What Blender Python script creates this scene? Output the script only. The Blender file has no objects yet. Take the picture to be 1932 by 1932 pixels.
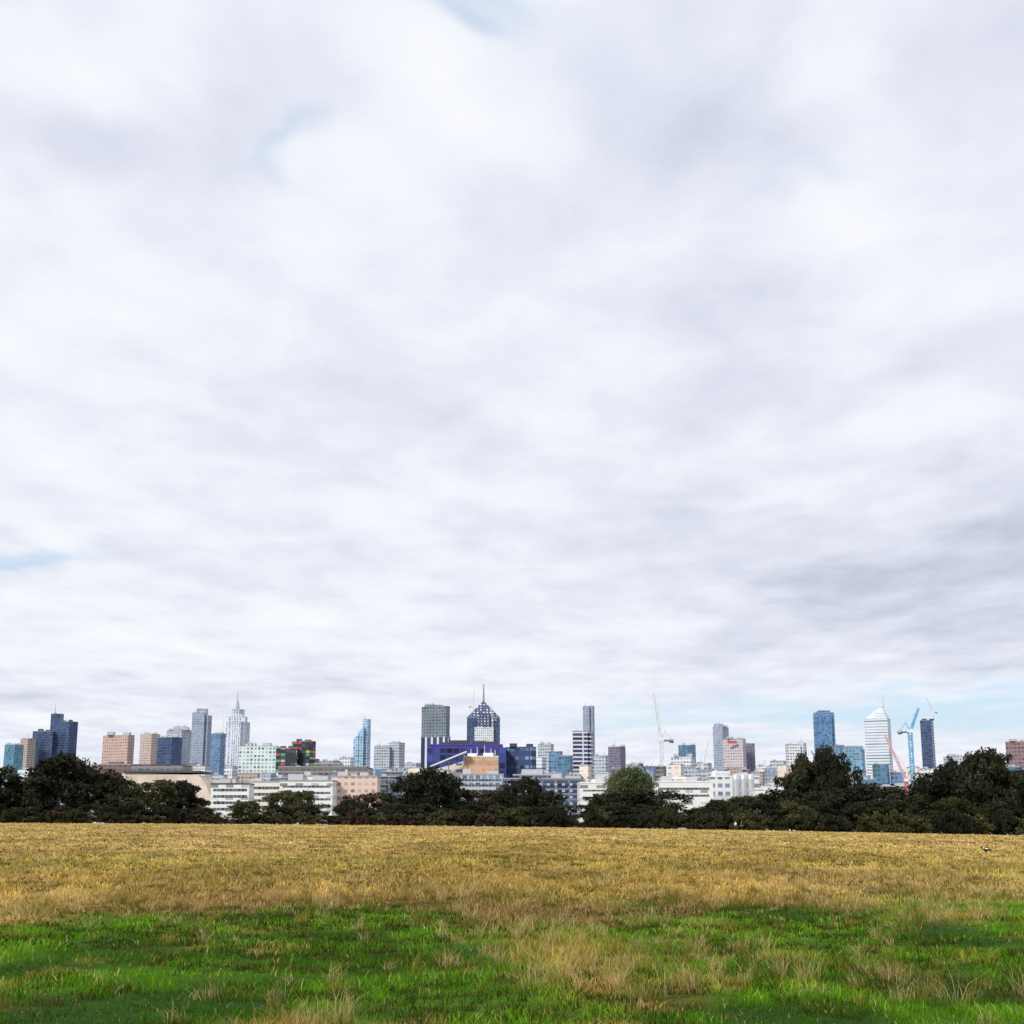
import bpy, bmesh, math, random
import numpy as np
from mathutils import Vector, Matrix
random.seed(7); rng=np.random.default_rng(7)
scene=bpy.context.scene
coll=scene.collection
F=2656.0; PITCH=math.atan((1550-966)/F); EYE=1.6
CP,SP=math.cos(PITCH),math.sin(PITCH)
def ray(px,py):
    xc=(px-966)/F; yc=(966-py)/F
    return (xc, CP-yc*SP, SP+yc*CP)
def at(px,py,D):
    d=ray(px,py); k=D/d[1]
    return d[0]*k, EYE+d[2]*k
# ---------------------------------------------------------------- noise / terrain
def vn(x,y,seed=0):
    x=np.asarray(x,float); y=np.asarray(y,float)
    ix=np.floor(x); iy=np.floor(y); fx=x-ix; fy=y-iy
    fx=fx*fx*(3-2*fx); fy=fy*fy*(3-2*fy)
    def h(a,b):
        v=np.sin(a*127.1+b*311.7+seed*74.7)*43758.5453
        return v-np.floor(v)
    return (h(ix,iy)*(1-fx)+h(ix+1,iy)*fx)*(1-fy)+(h(ix,iy+1)*(1-fx)+h(ix+1,iy+1)*fx)*fy
def fbm(x,y,seed=0,o=4):
    s=0;a=0.5;t=0
    for i in range(o):
        s=s+a*vn(x*2**i+i*13.7,y*2**i+i*7.3,seed+i); t+=a; a*=0.5
    return s/t
def sst(a,b,x):
    t=np.clip((x-a)/(b-a),0,1); return t*t*(3-2*t)
CREST=287.0
def zg(x,y):
    x=np.asarray(x,float); y=np.asarray(y,float)
    t=np.clip(y/285,0,1); X=np.clip(x,-180,180)
    z=t*(0.53-0.0124*X-0.00005*X*X)
    z=z-14*sst(CREST,CREST+260,y)
    z=z+0.05*(fbm(x*0.35,y*0.35,3)-0.5)*sst(0,8,y)*(1-sst(60,120,y))
    z=z+0.10*(fbm(x*0.06,y*0.06,5)-0.5)*np.clip((y)/100,0,1)
    return z
def zgf(x,y): return float(zg(x,y))
def lerp(a,b,t): return a+(b-a)*t
def green_amt(x,y):
    n=fbm(x*0.28,y*0.16,11); n2=fbm(x*1.3,y*0.7,21)
    edge=24.0+6.0*(n-0.5)*2+5*(n2-0.5)*2 + np.clip(x-2,0,10)*0.25
    g=1.15*(1-sst(-3.0,3.0,y-edge))
    def blob(cx,cy,rx,ry): return np.exp(-(((x-cx)/rx)**2+((y-cy)/ry)**2))
    g=g-0.95*blob(0.75,17,0.9,4.0)*(0.4+1.0*n2)-1.2*blob(-1.6,11.0,1.0,0.8)-0.2*blob(3.5,13.5,1.2,1.2)
    g=g+0.6*blob(10,27,4,4.5)+0.6*blob(0.2,28,3.5,1.6)*n2
    g=g-0.6*sst(0.60,0.76,n2)
    return np.clip(g,0,1)
GOLD=np.array([0.66,0.475,0.175]); GOLD2=np.array([0.48,0.335,0.085]); STRAW=np.array([0.74,0.57,0.27])
GREEN=np.array([0.115,0.285,0.009]); DGREEN=np.array([0.032,0.095,0.007]); BROWN=np.array([0.29,0.155,0.07])
def field_col(x,y):
    g=green_amt(x,y)[:,None]
    n=fbm(x*0.09,y*0.05,31)[:,None]; m=fbm(x*0.7,y*0.4,41)[:,None]
    far=sst(45,140,y)[:,None]
    gold=lerp(GOLD2,GOLD,np.clip(sst(0.35,0.65,n)*0.6+far*0.6,0,1))
    gold=lerp(gold,np.array([0.40,0.36,0.05]),0.5*sst(0.44,0.64,fbm(x*0.12+5,y*0.10,51)[:,None])*(1-far*0.7))
    gold=gold*lerp(1.0,0.60+0.8*sst(0.3,0.7,fbm(x*0.5,y*0.12,57)),0.6)[:,None]
    bb=np.exp(-((y-25.5)/4.2)**2)*sst(-10,-4,x)*(1-sst(3,8,x))
    gold=lerp(gold,BROWN,np.clip(bb[:,None]*0.95*(0.4+m),0,1))
    gr=lerp(GREEN,DGREEN,sst(0.40,0.68,fbm(x*0.8,y*0.5,61)[:,None])*0.8)
    dk=np.exp(-(((x+1.6)/1.6)**2+((y-17)/2.2)**2))[:,None]
    gr=lerp(gr,DGREEN,np.clip(dk*0.8,0,1))
    return lerp(gold,gr,g)
# ---------------------------------------------------------------- node helpers
def newmat(name):
    m=bpy.data.materials.new(name); m.use_nodes=True; nt=m.node_tree
    return m,nt,nt.nodes['Principled BSDF']
def mth(nt,op,a,b=None,c=None,clamp=False):
    n=nt.nodes.new('ShaderNodeMath'); n.operation=op; n.use_clamp=clamp
    for i,v in enumerate((a,b,c)):
        if v is None: continue
        if isinstance(v,(int,float)): n.inputs[i].default_value=v
        else: nt.links.new(v,n.inputs[i])
    return n.outputs[0]
def mixc(nt,f,a,b,bt='MIX'):
    n=nt.nodes.new('ShaderNodeMix'); n.data_type='RGBA'; n.blend_type=bt; n.clamp_factor=True
    for s,v in ((n.inputs[0],f),(n.inputs[6],a),(n.inputs[7],b)):
        if isinstance(v,(int,float)): s.default_value=v
        elif isinstance(v,tuple): s.default_value=(*v[:3],1)
        else: nt.links.new(v,s)
    return n.outputs[2]
def noise(nt,vec,scale,detail=3,rough=0.5,dist=0):
    n=nt.nodes.new('ShaderNodeTexNoise'); n.inputs['Scale'].default_value=scale
    n.inputs['Detail'].default_value=detail; n.inputs['Roughness'].default_value=rough; n.inputs['Distortion'].default_value=dist
    if vec is not None: nt.links.new(vec,n.inputs['Vector'])
    return n
def ramp(nt,f,stops,interp='LINEAR'):
    n=nt.nodes.new('ShaderNodeValToRGB'); n.color_ramp.interpolation=interp
    e=n.color_ramp.elements
    while len(e)<len(stops): e.new(0.5)
    for i,(p,c) in enumerate(stops): e[i].position=p; e[i].color=(*c,1)
    nt.links.new(f,n.inputs[0]); return n.outputs[0]
_pl={}
def plain(name,col,rough=0.7,metal=0.0,var=0.15,scale=0.4):
    if name in _pl: return _pl[name]
    m,nt,b=newmat(name)
    tc=nt.nodes.new('ShaderNodeTexCoord')
    n=noise(nt,tc.outputs['Object'],scale,3)
    c=mixc(nt,n.outputs[0],tuple(v*(1-var) for v in col),tuple(min(1,v*(1+var)) for v in col))
    nt.links.new(c,b.inputs['Base Color']); b.inputs['Roughness'].default_value=rough; b.inputs['Metallic'].default_value=metal
    _pl[name]=m; return m
_fc={}
def facade(name,wall,glass,fh=4.0,bw=4.0,vf=0.5,hf=0.7,rough=0.25,var=0.5,panel=False,metal=0.0):
    """procedural facade: storeys of height fh, bays of width bw"""
    if name in _fc: return _fc[name]
    m,nt,b=newmat(name)
    uv=nt.nodes.new('ShaderNodeUVMap'); uv.uv_map='UVMap'
    sp=nt.nodes.new('ShaderNodeSeparateXYZ'); nt.links.new(uv.outputs[0],sp.inputs[0])
    u=mth(nt,'DIVIDE',sp.outputs[0],bw); v=mth(nt,'DIVIDE',sp.outputs[1],fh)
    fu=mth(nt,'FRACT',u); fv=mth(nt,'FRACT',v)
    mk=mth(nt,'MULTIPLY',mth(nt,'LESS_THAN',fu,hf),mth(nt,'LESS_THAN',fv,vf))
    cb=nt.nodes.new('ShaderNodeCombineXYZ'); nt.links.new(mth(nt,'FLOOR',u),cb.inputs[0]); nt.links.new(mth(nt,'FLOOR',v),cb.inputs[1])
    wn=nt.nodes.new('ShaderNodeTexWhiteNoise'); wn.noise_dimensions='2D'; nt.links.new(cb.outputs[0],wn.inputs['Vector'])
    tc=nt.nodes.new('ShaderNodeTexCoord')
    big=noise(nt,tc.outputs['Object'],0.03,3)
    if panel:
        gc=ramp(nt,wn.outputs[0],[(0,(0.02,0.03,0.04)),(0.40,(0.05,0.08,0.12)),(0.56,(0.60,0.05,0.06)),(0.70,(0.60,0.46,0.05)),(0.78,(0.05,0.40,0.18)),(0.93,(0.45,0.5,0.5))],'CONSTANT')
    else:
        gc=mixc(nt,wn.outputs[0],tuple(g*(1-var) for g in glass),tuple(min(1,g*(1+var)+0.02*var) for g in glass))
        gc=mixc(nt,0.8,gc,mixc(nt,big.outputs[0],(0.5,0.5,0.5),(1.6,1.6,1.6)),'MULTIPLY')
    wc=mixc(nt,big.outputs[0],tuple(w*0.85 for w in wall),tuple(min(1,w*1.12) for w in wall))
    ds=nt.nodes.new('ShaderNodeMapping'); ds.inputs['Scale'].default_value=(0.25,0.02,1); nt.links.new(uv.outputs[0],ds.inputs[0])
    st=noise(nt,ds.outputs[0],1.0,3)
    wc=mixc(nt,0.3,wc,mixc(nt,st.outputs[0],(0.6,0.6,0.61),(1.25,1.25,1.25)),'MULTIPLY')
    fl=nt.nodes.new('ShaderNodeTexWhiteNoise'); fl.noise_dimensions='1D'; nt.links.new(mth(nt,'FLOOR',v),fl.inputs['W'])
    pf=mth(nt,'MULTIPLY',mth(nt,'GREATER_THAN',fl.outputs[0],0.90),0.45)
    fin=mixc(nt,pf,mixc(nt,mk,wc,gc),tuple(w*0.55 for w in wall))
    nt.links.new(fin,b.inputs['Base Color'])
    nt.links.new(mth(nt,'SUBTRACT',0.85,mth(nt,'MULTIPLY',mk,0.85-rough)),b.inputs['Roughness'])
    if metal: nt.links.new(mth(nt,'MULTIPLY',mk,metal),b.inputs['Metallic'])
    _fc[name]=m; return m
# ---------------------------------------------------------------- object helpers
def link(o): coll.objects.link(o); return o
def root(name,label,cat,loc,group=None):
    e=bpy.data.objects.new(name,None); e.empty_display_size=1; e.location=loc
    e["label"]=label; e["category"]=cat
    if group: e["group"]=group
    return link(e)
def meshobj(name,bm,mats,parent=None,smooth=False):
    me=bpy.data.meshes.new(name); bm.to_mesh(me); bm.free()
    for m in mats: me.materials.append(m)
    if smooth: me.shade_smooth()
    o=bpy.data.objects.new(name,me); link(o)
    if parent is not None:
        o.parent=parent
        me.transform(Matrix.Translation(-parent.location))
    return o
def prism(bm,pts,z0,z1,mi=0,uo=0.0,cap=True,v0=None):
    uvl=bm.loops.layers.uv.get('UVMap') or bm.loops.layers.uv.new('UVMap')
    n=len(pts); zt=z1 if isinstance(z1,(list,tuple)) else [z1]*n
    bv=[bm.verts.new((p[0],p[1],z0)) for p in pts]; tv=[bm.verts.new((p[0],p[1],zt[i])) for i,p in enumerate(pts)]
    u=uo; zb=z0 if v0 is None else v0
    for i in range(n):
        j=(i+1)%n
        L=math.hypot(pts[j][0]-pts[i][0],pts[j][1]-pts[i][1])
        f=bm.faces.new((bv[i],bv[j],tv[j],tv[i])); f.material_index=mi
        for lp,(a,b) in zip(f.loops,((u,0),(u+L,0),(u+L,zt[j]-zb),(u,zt[i]-zb))): lp[uvl].uv=(a,b)
        u+=L
    if cap:
        f=bm.faces.new(tv); f.material_index=mi
        f2=bm.faces.new(bv[::-1]); f2.material_index=mi
def foot(x0,x1,D,s=0.0,dep=None,inset=0.0):
    w=(x1-x0)
    if dep is None: dep=w*0.75
    if abs(s)<0.01: a=0; W=w; dp=dep
    else:
        a=0.45; W=(1-abs(s))*w/math.cos(a); dp=abs(s)*w/math.sin(a)
    W-=2*inset; dp-=2*inset
    r=[(-W/2,-dp/2),(W/2,-dp/2),(W/2,dp/2),(-W/2,dp/2)]
    an=-a if s>0 else a
    ca,sa=math.cos(an),math.sin(an)
    r=[(x*ca-y*sa,x*sa+y*ca) for x,y in r]
    mx=(max(p[0] for p in r)+min(p[0] for p in r))/2; my=min(p[1] for p in r)
    return [(p[0]-mx+(x0+x1)/2,p[1]-my+D+inset) for p in r]
def bar(bm,p0,p1,r):
    p0=Vector(p0);p1=Vector(p1); d=(p1-p0)
    if d.length<1e-4: return
    d.normalize(); a=d.orthogonal().normalized(); b=d.cross(a)
    vs=[]
    for p in (p0,p1):
        vs.append([bm.verts.new(p+a*r*c+b*r*s) for c,s in ((1,1),(-1,1),(-1,-1),(1,-1))])
    for i in range(4):
        j=(i+1)%4; bm.faces.new((vs[0][i],vs[0][j],vs[1][j],vs[1][i]))
    bm.faces.new(vs[0][::-1]); bm.faces.new(vs[1])
def lattice(bm,p0,p1,w,n,r,w1=None):
    p0=Vector(p0);p1=Vector(p1); d=(p1-p0).normalized()
    a=d.cross(Vector((0,1,0))); a=a.normalized() if a.length>0.01 else Vector((1,0,0)); b=d.cross(a).normalized()
    w1=w if w1 is None else w1
    rings=[]
    for i in range(n+1):
        t=i/n; p=p0.lerp(p1,t); ww=lerp(w,w1,t)/2
        rings.append([p+a*ww*c+b*ww*s for c,s in ((1,1),(-1,1),(-1,-1),(1,-1))])
    for k in range(4): bar(bm,rings[0][k],rings[-1][k],r*1.3)
    for i in range(n):
        for k in range(4):
            j=(k+1)%4
            bar(bm,rings[i][k],rings[i][j],r*0.8)
            if i%2==0: bar(bm,rings[i][k],rings[i+1][j],r*0.8)
            else: bar(bm,rings[i][j],rings[i+1][k],r*0.8)
ROOFM=plain('roof_membrane',(0.36,0.37,0.39),0.9)
PLANT=plain('plant_cladding',(0.48,0.50,0.53),0.6)
WHITE=plain('white_paint',(0.82,0.83,0.84),0.5)
METAL=plain('grey_steel',(0.45,0.47,0.50),0.4,0.5)
DKM=plain('dark_metal',(0.06,0.07,0.09),0.4,0.3)
def building(name,label,cat,D,blocks,mat,plant=True,roofmat=None,bands=None,bandmat=None,spire=None,spiremat=None,plantmat=None,group=None):
    """blocks: (px0,px1,ytop,side,dD[,corner drops in px])"""
    xs=[at(b[0],1500,D)[0] for b in blocks]+[at(b[1],1500,D)[0] for b in blocks]
    cx=(min(xs)+max(xs))/2; z0=min(zgf(x,D) for x in xs)-1.0
    R=root(name,label,cat,(cx,D,z0),group)
    bm=bmesh.new(); rb=bmesh.new()
    for k,b in enumerate(blocks):
        x0,_=at(b[0],b[2],D); x1,_=at(b[1],b[2],D); zt=at((b[0]+b[1])/2,b[2],D)[1]
        s=b[3]; dd=b[4]+0.37*k
        pts=foot(x0,x1,D+dd,s)
        if len(b)>5 and b[5]:
            sc=D/F; zz=[zt-dr*sc for dr in b[5]]
            prism(bm,pts,z0,zz,uo=k*3.3)
            continue
        prism(bm,pts,z0,zt,uo=k*3.3)
        rp=foot(x0-0.25,x1+0.25,D+dd-0.25,s,dep=(x1-x0)*0.75+0.5)
        prism(rb,rp,zt+0.003,zt+0.8)
        if plant:
            w=x1-x0
            for q_ in range(2 if w>25 else 1):
                f0=random.uniform(0.10,0.25)+0.45*q_; f1=f0+random.uniform(0.15,0.30)
                pb=bmesh.new()
                prism(pb,foot(x0+w*f0,x0+w*f1,D+dd+w*0.2,0,dep=w*0.25),zt+0.81,zt+0.8+min(5,max(1.8,w*0.09))*random.uniform(0.6,1.3))
                meshobj('rooftop_plant',pb,[plantmat or PLANT],R)
            if D>1900 and random.random()<0.5:
                pb=bmesh.new(); xx=x0+w*random.uniform(0.3,0.7); bar(pb,(xx,D+dd+w*0.15,zt+0.81),(xx,D+dd+w*0.15,zt+random.uniform(5,11)),0.25); meshobj('roof_antenna',pb,[METAL],R)
    meshobj('wall',bm,[mat],R)
    if len(rb.verts): meshobj('roof',rb,[roofmat or ROOFM],R)
    else: rb.free()
    if bands:
        for (bx0,bx1,by0,by1) in bands:
            X0,Z1=at(bx0,by0,D); X1,Z0=at(bx1,by1,D)
            q=bmesh.new(); prism(q,foot(X0,X1,D-0.12,0,dep=0.4),Z0,Z1); meshobj('window_band',q,[bandmat or GLASSB],R)
    if spire:
        for (sx,sy0,sy1,w0,w1) in spire:
            q=bmesh.new(); X,Z0=at(sx,sy0,D); _,Z1=at(sx,sy1,D)
            yy=D+6
            r=bmesh.ops.create_cone(q,cap_ends=True,segments=8,radius1=w0,radius2=w1,depth=Z1-Z0)
            bmesh.ops.translate(q,verts=q.verts,vec=(X,yy,(Z0+Z1)/2)); meshobj('spire',q,[spiremat or METAL],R)
    return R
GLASSB=facade('ribbon_glass',(0.35,0.37,0.38),(0.06,0.08,0.10),10,2.4,1.0,0.86,0.15,0.6)
T='office_tower'
def pyr(R,name,pts,z0,apex,mat):
    bm=bmesh.new(); uvl=bm.loops.layers.uv.new('UVMap')
    b=[bm.verts.new((p[0],p[1],z0)) for p in pts]; a=bm.verts.new(apex)
    for i in range(len(b)):
        f=bm.faces.new((b[i],b[(i+1)%len(b)],a))
        for lp in f.loops: lp[uvl].uv=(lp.vert.co.x,lp.vert.co.z)
    bm.faces.new(b[::-1]); return meshobj(name,bm,[mat],R)
# facade library (linear colours)
f_teal=facade('teal_glass',(0.16,0.30,0.38),(0.10,0.25,0.36),4,3,0.8,0.9,metal=0.4)
f_tan=facade('tan_concrete',(0.52,0.43,0.38),(0.18,0.16,0.17),4.2,4,0.45,0.6)
f_navy=facade('navy_glass',(0.075,0.11,0.20),(0.05,0.085,0.18),5,4,0.7,0.8,0.2,metal=0.45)
f_pink=facade('pink_brick',(0.60,0.43,0.38),(0.32,0.22,0.21),5,5,0.42,0.6)
f_pink2=facade('buff_brick',(0.62,0.50,0.45),(0.27,0.23,0.24),5,4.5,0.45,0.55)
f_blue=facade('blue_glass',(0.20,0.31,0.46),(0.12,0.22,0.38),4.6,4.5,0.72,0.8,metal=0.4)
f_grey=facade('grey_concrete',(0.54,0.59,0.66),(0.19,0.24,0.32),5,4.6,0.5,0.7)
f_slate=facade('slate_stone',(0.38,0.44,0.55),(0.20,0.25,0.36),5,3.2,0.6,0.55)
f_white=facade('white_concrete',(0.80,0.81,0.83),(0.24,0.30,0.38),5,4.6,0.5,0.65)
f_wvert=facade('white_ribbed_stone',(0.74,0.79,0.86),(0.30,0.37,0.50),5,5.5,0.85,0.5)
f_mint=facade('pale_green_glass',(0.80,0.86,0.86),(0.24,0.42,0.45),5.4,5.5,0.6,0.62,0.25,0.7)
f_panel=facade('coloured_panels',(0.04,0.05,0.07),(0.1,0.1,0.1),4.4,7,0.75,0.85,0.5,0.5,True)
f_sky=facade('sky_glass',(0.52,0.66,0.78),(0.20,0.36,0.54),5,4.5,0.7,0.75,0.2,0.6,metal=0.3)
f_green=facade('blue_grey_grid',(0.22,0.27,0.30),(0.09,0.12,0.16),5,4.6,0.55,0.62,metal=0.2)
f_strip=facade('balcony_stripes',(0.76,0.74,0.76),(0.04,0.06,0.15),5.4,14,0.66,0.90,metal=0.3)
f_vstr=facade('vertical_stripes',(0.68,0.71,0.76),(0.04,0.06,0.15),80,11,1.0,0.66,metal=0.3)
f_cons=facade('construction_frame',(0.07,0.10,0.19),(0.55,0.60,0.70),6,7,0.4,0.4,0.5,0.9)
f_purp=facade('royal_navy_glass',(0.04,0.06,0.22),(0.025,0.04,0.17),7,6,0.75,0.85,0.15,0.9,metal=0.5)
f_orange=facade('orange_brick',(0.68,0.43,0.28),(0.52,0.34,0.23),4,5,0.3,0.4,0.6)
f_brown=facade('brown_cladding',(0.28,0.25,0.24),(0.10,0.11,0.14),4.5,6,0.5,0.8)
f_plum=facade('plum_cladding',(0.24,0.21,0.30),(0.11,0.12,0.20),4.5,4,0.6,0.75)
f_dstr=facade('dark_striped',(0.19,0.22,0.29),(0.035,0.045,0.08),3.2,9,0.55,0.85,0.3,0.9)
f_hstr=facade('pale_banded',(0.80,0.84,0.88),(0.28,0.36,0.48),5.6,90,0.42,1.0)
f_wlow=facade('white_render',(0.86,0.85,0.83),(0.44,0.45,0.46),7,9,0.25,0.5,0.4)
f_cream=facade('cream_render',(0.84,0.77,0.68),(0.42,0.38,0.35),7,9,0.25,0.5,0.4)
f_dteal=facade('deep_teal_glass',(0.13,0.25,0.35),(0.08,0.19,0.31),4.8,4.6,0.75,0.8,metal=0.4)
f_beige=facade('beige_panels',(0.76,0.66,0.56),(0.68,0.58,0.49),6,5,0.9,0.94,0.7,0.1)
PURPT=plain('purple_trim',(0.10,0.035,0.34),0.4)
# ---------------------------------------------------------------- the skyline, surveyed west to east
building(T,'teal glass office block with flat roof','building',2600,[(5,38,1405,0.3,0)],f_teal)
building(T,'narrow tan concrete office tower','building',2750,[(36,62,1394,0.35,0)],f_tan)
building(T,'stepped dark navy glass tower with rooftop mast','building',2800,[(62,100,1380,0,0),(92,112,1346,0,14),(107,140,1361,0.3,4)],f_navy,plantmat=DKM,spire=[(102,1346,1326,0.9,0.2)])
building('apartment_block','wide pink brick block with rows of small windows','building',2500,[(187,250,1387,0.12,0)],f_pink)
building('apartment_block','buff brick tower with small windows','building',2900,[(262,297,1385,0.3,0)],f_pink2)
building(T,'pale grey concrete tower with deep window bands','building',3300,[(311,357,1377,0.3,0),(325,350,1371,0,12)],f_grey)
building(T,'dark navy glass mid-rise office block','building',2500,[(294,338,1391,0.3,0)],f_navy)
building(T,'slender slate-grey tower with notched top','building',3000,[(363,386,1345,0,0),(369,388,1337,0,9),(384,397,1350,0.4,4)],f_slate)
building(T,'blue-grey office block carrying two thin masts','building',3200,[(396,425,1384,0.3,0)],f_blue,spire=[(419,1384,1318,1.0,0.35),(425,1384,1320,1.0,0.35)],spiremat=WHITE)
building(T,'tall pale stone tower with stepped crown and lattice spire','building',3000,[(424,467,1362,0.3,0),(429,461,1352,0,10),(435,456,1338,0,16)],f_wvert,plant=False,spire=[(447,1337,1322,4.5,2.2),(447,1322,1304,1.4,0.3)],spiremat=METAL)
building('apartment_tower','white and pale green glass apartment block','building',2100,[(452,521,1408,0,0),(462,480,1403,0,8)],f_mint)
building('apartment_tower','dark apartment block with red, yellow and green panels','building',2000,[(521,560,1412,0,0),(546,592,1398,0.2,8)],f_panel,plantmat=DKM)
building('apartment_tower','light blue glass tower with curved shoulder','building',2700,[(667,676,1386,0,0,(8,0,0,8)),(675,686,1370,0,2,(12,0,0,12)),(683,698,1357,0.35,8)],f_sky)
building(T,'pale grey twin office blocks','building',2600,[(706,735,1408,0,0),(731,762,1401,0.3,6)],f_grey)
building(T,'dark grid-fronted tower over white-striped base','building',2300,[(794,848,1332,0.12,6),(803,832,1329,0,14)],f_green)
building('podium','white and black vertically striped tower base','building',2296,[(793,849,1390,0.12,0)],f_vstr,plant=False)
R=building(T,'dark tower under construction with steep pointed top','building',3100,[(881,943,1354,0,0)],f_navy,plant=False)
x0,z0=at(881,1354,3100); x1,_=at(943,1354,3100)
xa,za=at(912,1320,3100)
pyr(R,'pointed_crown',foot(x0,x1,3100.4,0),z0+0.85,(xa,3125,za),f_cons)
q=bmesh.new(); X0,_=at(895,1400,3090); X1,_=at(931,1400,3090); _,Z=at(912,1372,3090); prism(q,foot(X0,X1,3092,0,dep=7),-12,Z); meshobj('lower_block',q,[f_white],R)
q=bmesh.new(); X0,_=at(901,1400,3090); X1,_=at(925,1400,3090); _,Z2=at(912,1346,3090); prism(q,foot(X0,X1,3094,0,dep=5),Z+0.01,Z2); meshobj('exposed_frame',q,[f_cons],R)
q=bmesh.new(); Xc,Z0=at(912,1322,3100); _,Z1=at(912,1289,3100); lattice(q,(Xc,3125,Z0-6),(Xc,3125,Z1),3.5,9,0.4,1.0); meshobj('spire',q,[METAL],R)
building(T,'slim two-tone dark tower','building',3300,[(1100,1112,1333,0,0),(1110,1122,1332,0.3,4)],f_slate)
building('apartment_tower','navy glass apartment tower with white balcony edges','building',1900,[(1081,1109,1380,0,0),(1107,1120,1383,0.4,2)],f_strip)
building('hospital_building','long dark blue glass building with purple roof edge','building',1300,[(806,955,1412,0,0),(812,948,1405,0,6)],f_purp,roofmat=PURPT,plantmat=DKM)
building('hospital_building','navy glass wing with teal window strips','building',1310,[(954,1012,1410,0.15,0)],facade('teal_striped_glass',(0.05,0.07,0.18),(0.12,0.28,0.38),8,5,0.35,0.7,0.2,0.8,metal=0.4),roofmat=PURPT,plantmat=DKM)
building(T,'plum coloured office block','building',2500,[(1148,1182,1409,0.35,0)],f_plum)
building(T,'pale grey office block','building',2400,[(1015,1045,1404,0.2,0)],f_grey)
building(T,'small blue glass block','building',2200,[(1036,1062,1418,0.2,0)],f_blue)
building(T,'teal glass office block with flat roof','building',2700,[(1281,1315,1406,0.3,0)],f_dteal)
building('apartment_block','white block with bands of square windows','building',2000,[(1268,1313,1428,0.2,0)],f_white)
building(T,'slate-blue tower with flat top','building',2900,[(1346,1380,1371,0.5,0),(1350,1366,1366,0,8)],f_slate)
R=building(T,'pinkish grey tower with red sign on its parapet','building',2600,[(1366,1410,1394,0.2,0)],facade('pinkish_grey',(0.62,0.57,0.59),(0.30,0.28,0.31),5,4.6,0.45,0.6))
q=bmesh.new(); X0,Z1=at(1372,1398,2600); X1,Z0=at(1390,1403,2600); prism(q,foot(X0,X1,2596.5,0,dep=1),Z0,Z1); meshobj('sign',q,[plain('red_sign',(0.50,0.10,0.10),0.5)],R)
building(T,'narrow dark glass office block','building',2650,[(1407,1424,1403,0,0)],f_plum)
building('apartment_tower','white tower with dark glass corner','building',2500,[(1485,1510,1405,0,0),(1505,1526,1402,0.4,5)],f_white)
building(T,'tall blue glass tower with chamfered crown','building',2900,[(1537,1579,1349,0.25,0),(1541,1575,1344,0,8),(1547,1569,1340,0,12)],facade('royal_blue_glass',(0.14,0.26,0.44),(0.09,0.20,0.37),5,4.6,0.78,0.8,metal=0.4),plant=False)
building(T,'small teal glass block','building',2700,[(1576,1593,1406,0,0)],f_blue)
building(T,'blue-green glass office tower with rounded top','building',2500,[(1593,1637,1414,0.25,0),(1600,1630,1408,0,6)],facade('sea_glass',(0.26,0.42,0.54),(0.15,0.30,0.44),4.8,6,0.7,0.8,metal=0.3),plant=False)
R=building(T,'tall banded white tower with pyramid top and needle spire','building',2800,[(1635,1687,1356,0.25,0)],f_hstr,plant=False,spire=[(1668,1336,1310,0.9,0.15)])
x0,z0=at(1637,1356,2800); x1,_=at(1685,1356,2800); xa,za=at(1668,1329,2800)
pyr(R,'pyramid_roof',foot(x0,x1,2801,0.25),z0+0.85,(xa,2820,za),facade('pyramid_cladding',(0.70,0.75,0.80),(0.4,0.47,0.56),3,60,0.4,1.0))
building(T,'dark navy slab tower','building',2500,[(1738,1768,1359,0.4,0)],f_navy,plantmat=DKM)
building('apartment_block','reddish brown block with white bands','building',1900,[(1903,1945,1399,0.1,0)],facade('red_brown',(0.30,0.19,0.20),(0.12,0.10,0.13),5,5,0.5,0.7))
building(T,'grey office block with flat roof','building',2500,[(1785,1830,1428,0.2,0)],f_grey)
# ---------------------------------------------------------------- middle distance: hospital and university buildings
building('university_building','low brown building with flat overhanging roof','building',1500,[(525,692,1447,0,0),(590,640,1440,0,10)],f_brown,plant=False)
building('university_building','flat dark-roofed hall with long eaves','building',1250,[(248,345,1444,0,0)],f_brown,plant=False,roofmat=DKM)
building('brick_building','dark red brick hall','building',1400,[(186,262,1443,0,0),(200,225,1437,0,8)],facade('dark_red_brick',(0.24,0.15,0.14),(0.10,0.08,0.08),4,5,0.4,0.5),plant=False)
D=900; R=root('auditorium','beige panelled auditorium with raked sloping end','building',(at(310,1500,D)[0],D,-14),None)
prof=[(225,1575),(406,1575),(402,1520),(388,1478),(374,1462),(232,1458),(225,1472)]
bm=bmesh.new(); uvl=bm.loops.layers.uv.new('UVMap')
fr=[];bk=[]
for (px,py) in prof:
    X,Z=at(px,py,D)
    if py==1575: Z=zgf(X,D)-1
    fr.append(bm.verts.new((X,D,Z))); bk.append(bm.verts.new((X,D+35,Z)))
bm.faces.new(fr); bm.faces.new(bk[::-1])
for i in range(len(fr)):
    j=(i+1)%len(fr); bm.faces.new((fr[j],fr[i],bk[i],bk[j]))
for f in bm.faces:
    for lp in f.loops: lp[uvl].uv=(lp.vert.co.x+lp.vert.co.y,lp.vert.co.z)
meshobj('wall',bm,[f_beige],R)
q=bmesh.new(); X0,_=at(236,1458,D); X1,Z1=at(372,1458,D); prism(q,foot(X0-1,X1+2,D-1.5,0,dep=38),Z1+0.1,Z1+1.3); meshobj('roof',q,[plain('charcoal_roof',(0.09,0.09,0.10),0.8)],R)
q=bmesh.new(); X0,Z1=at(252,1478,D); X1,Z0=at(352,1484,D); prism(q,foot(X0,X1,D-0.2,0,dep=1),Z0,Z1); meshobj('window_band',q,[GLASSB],R)
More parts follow.
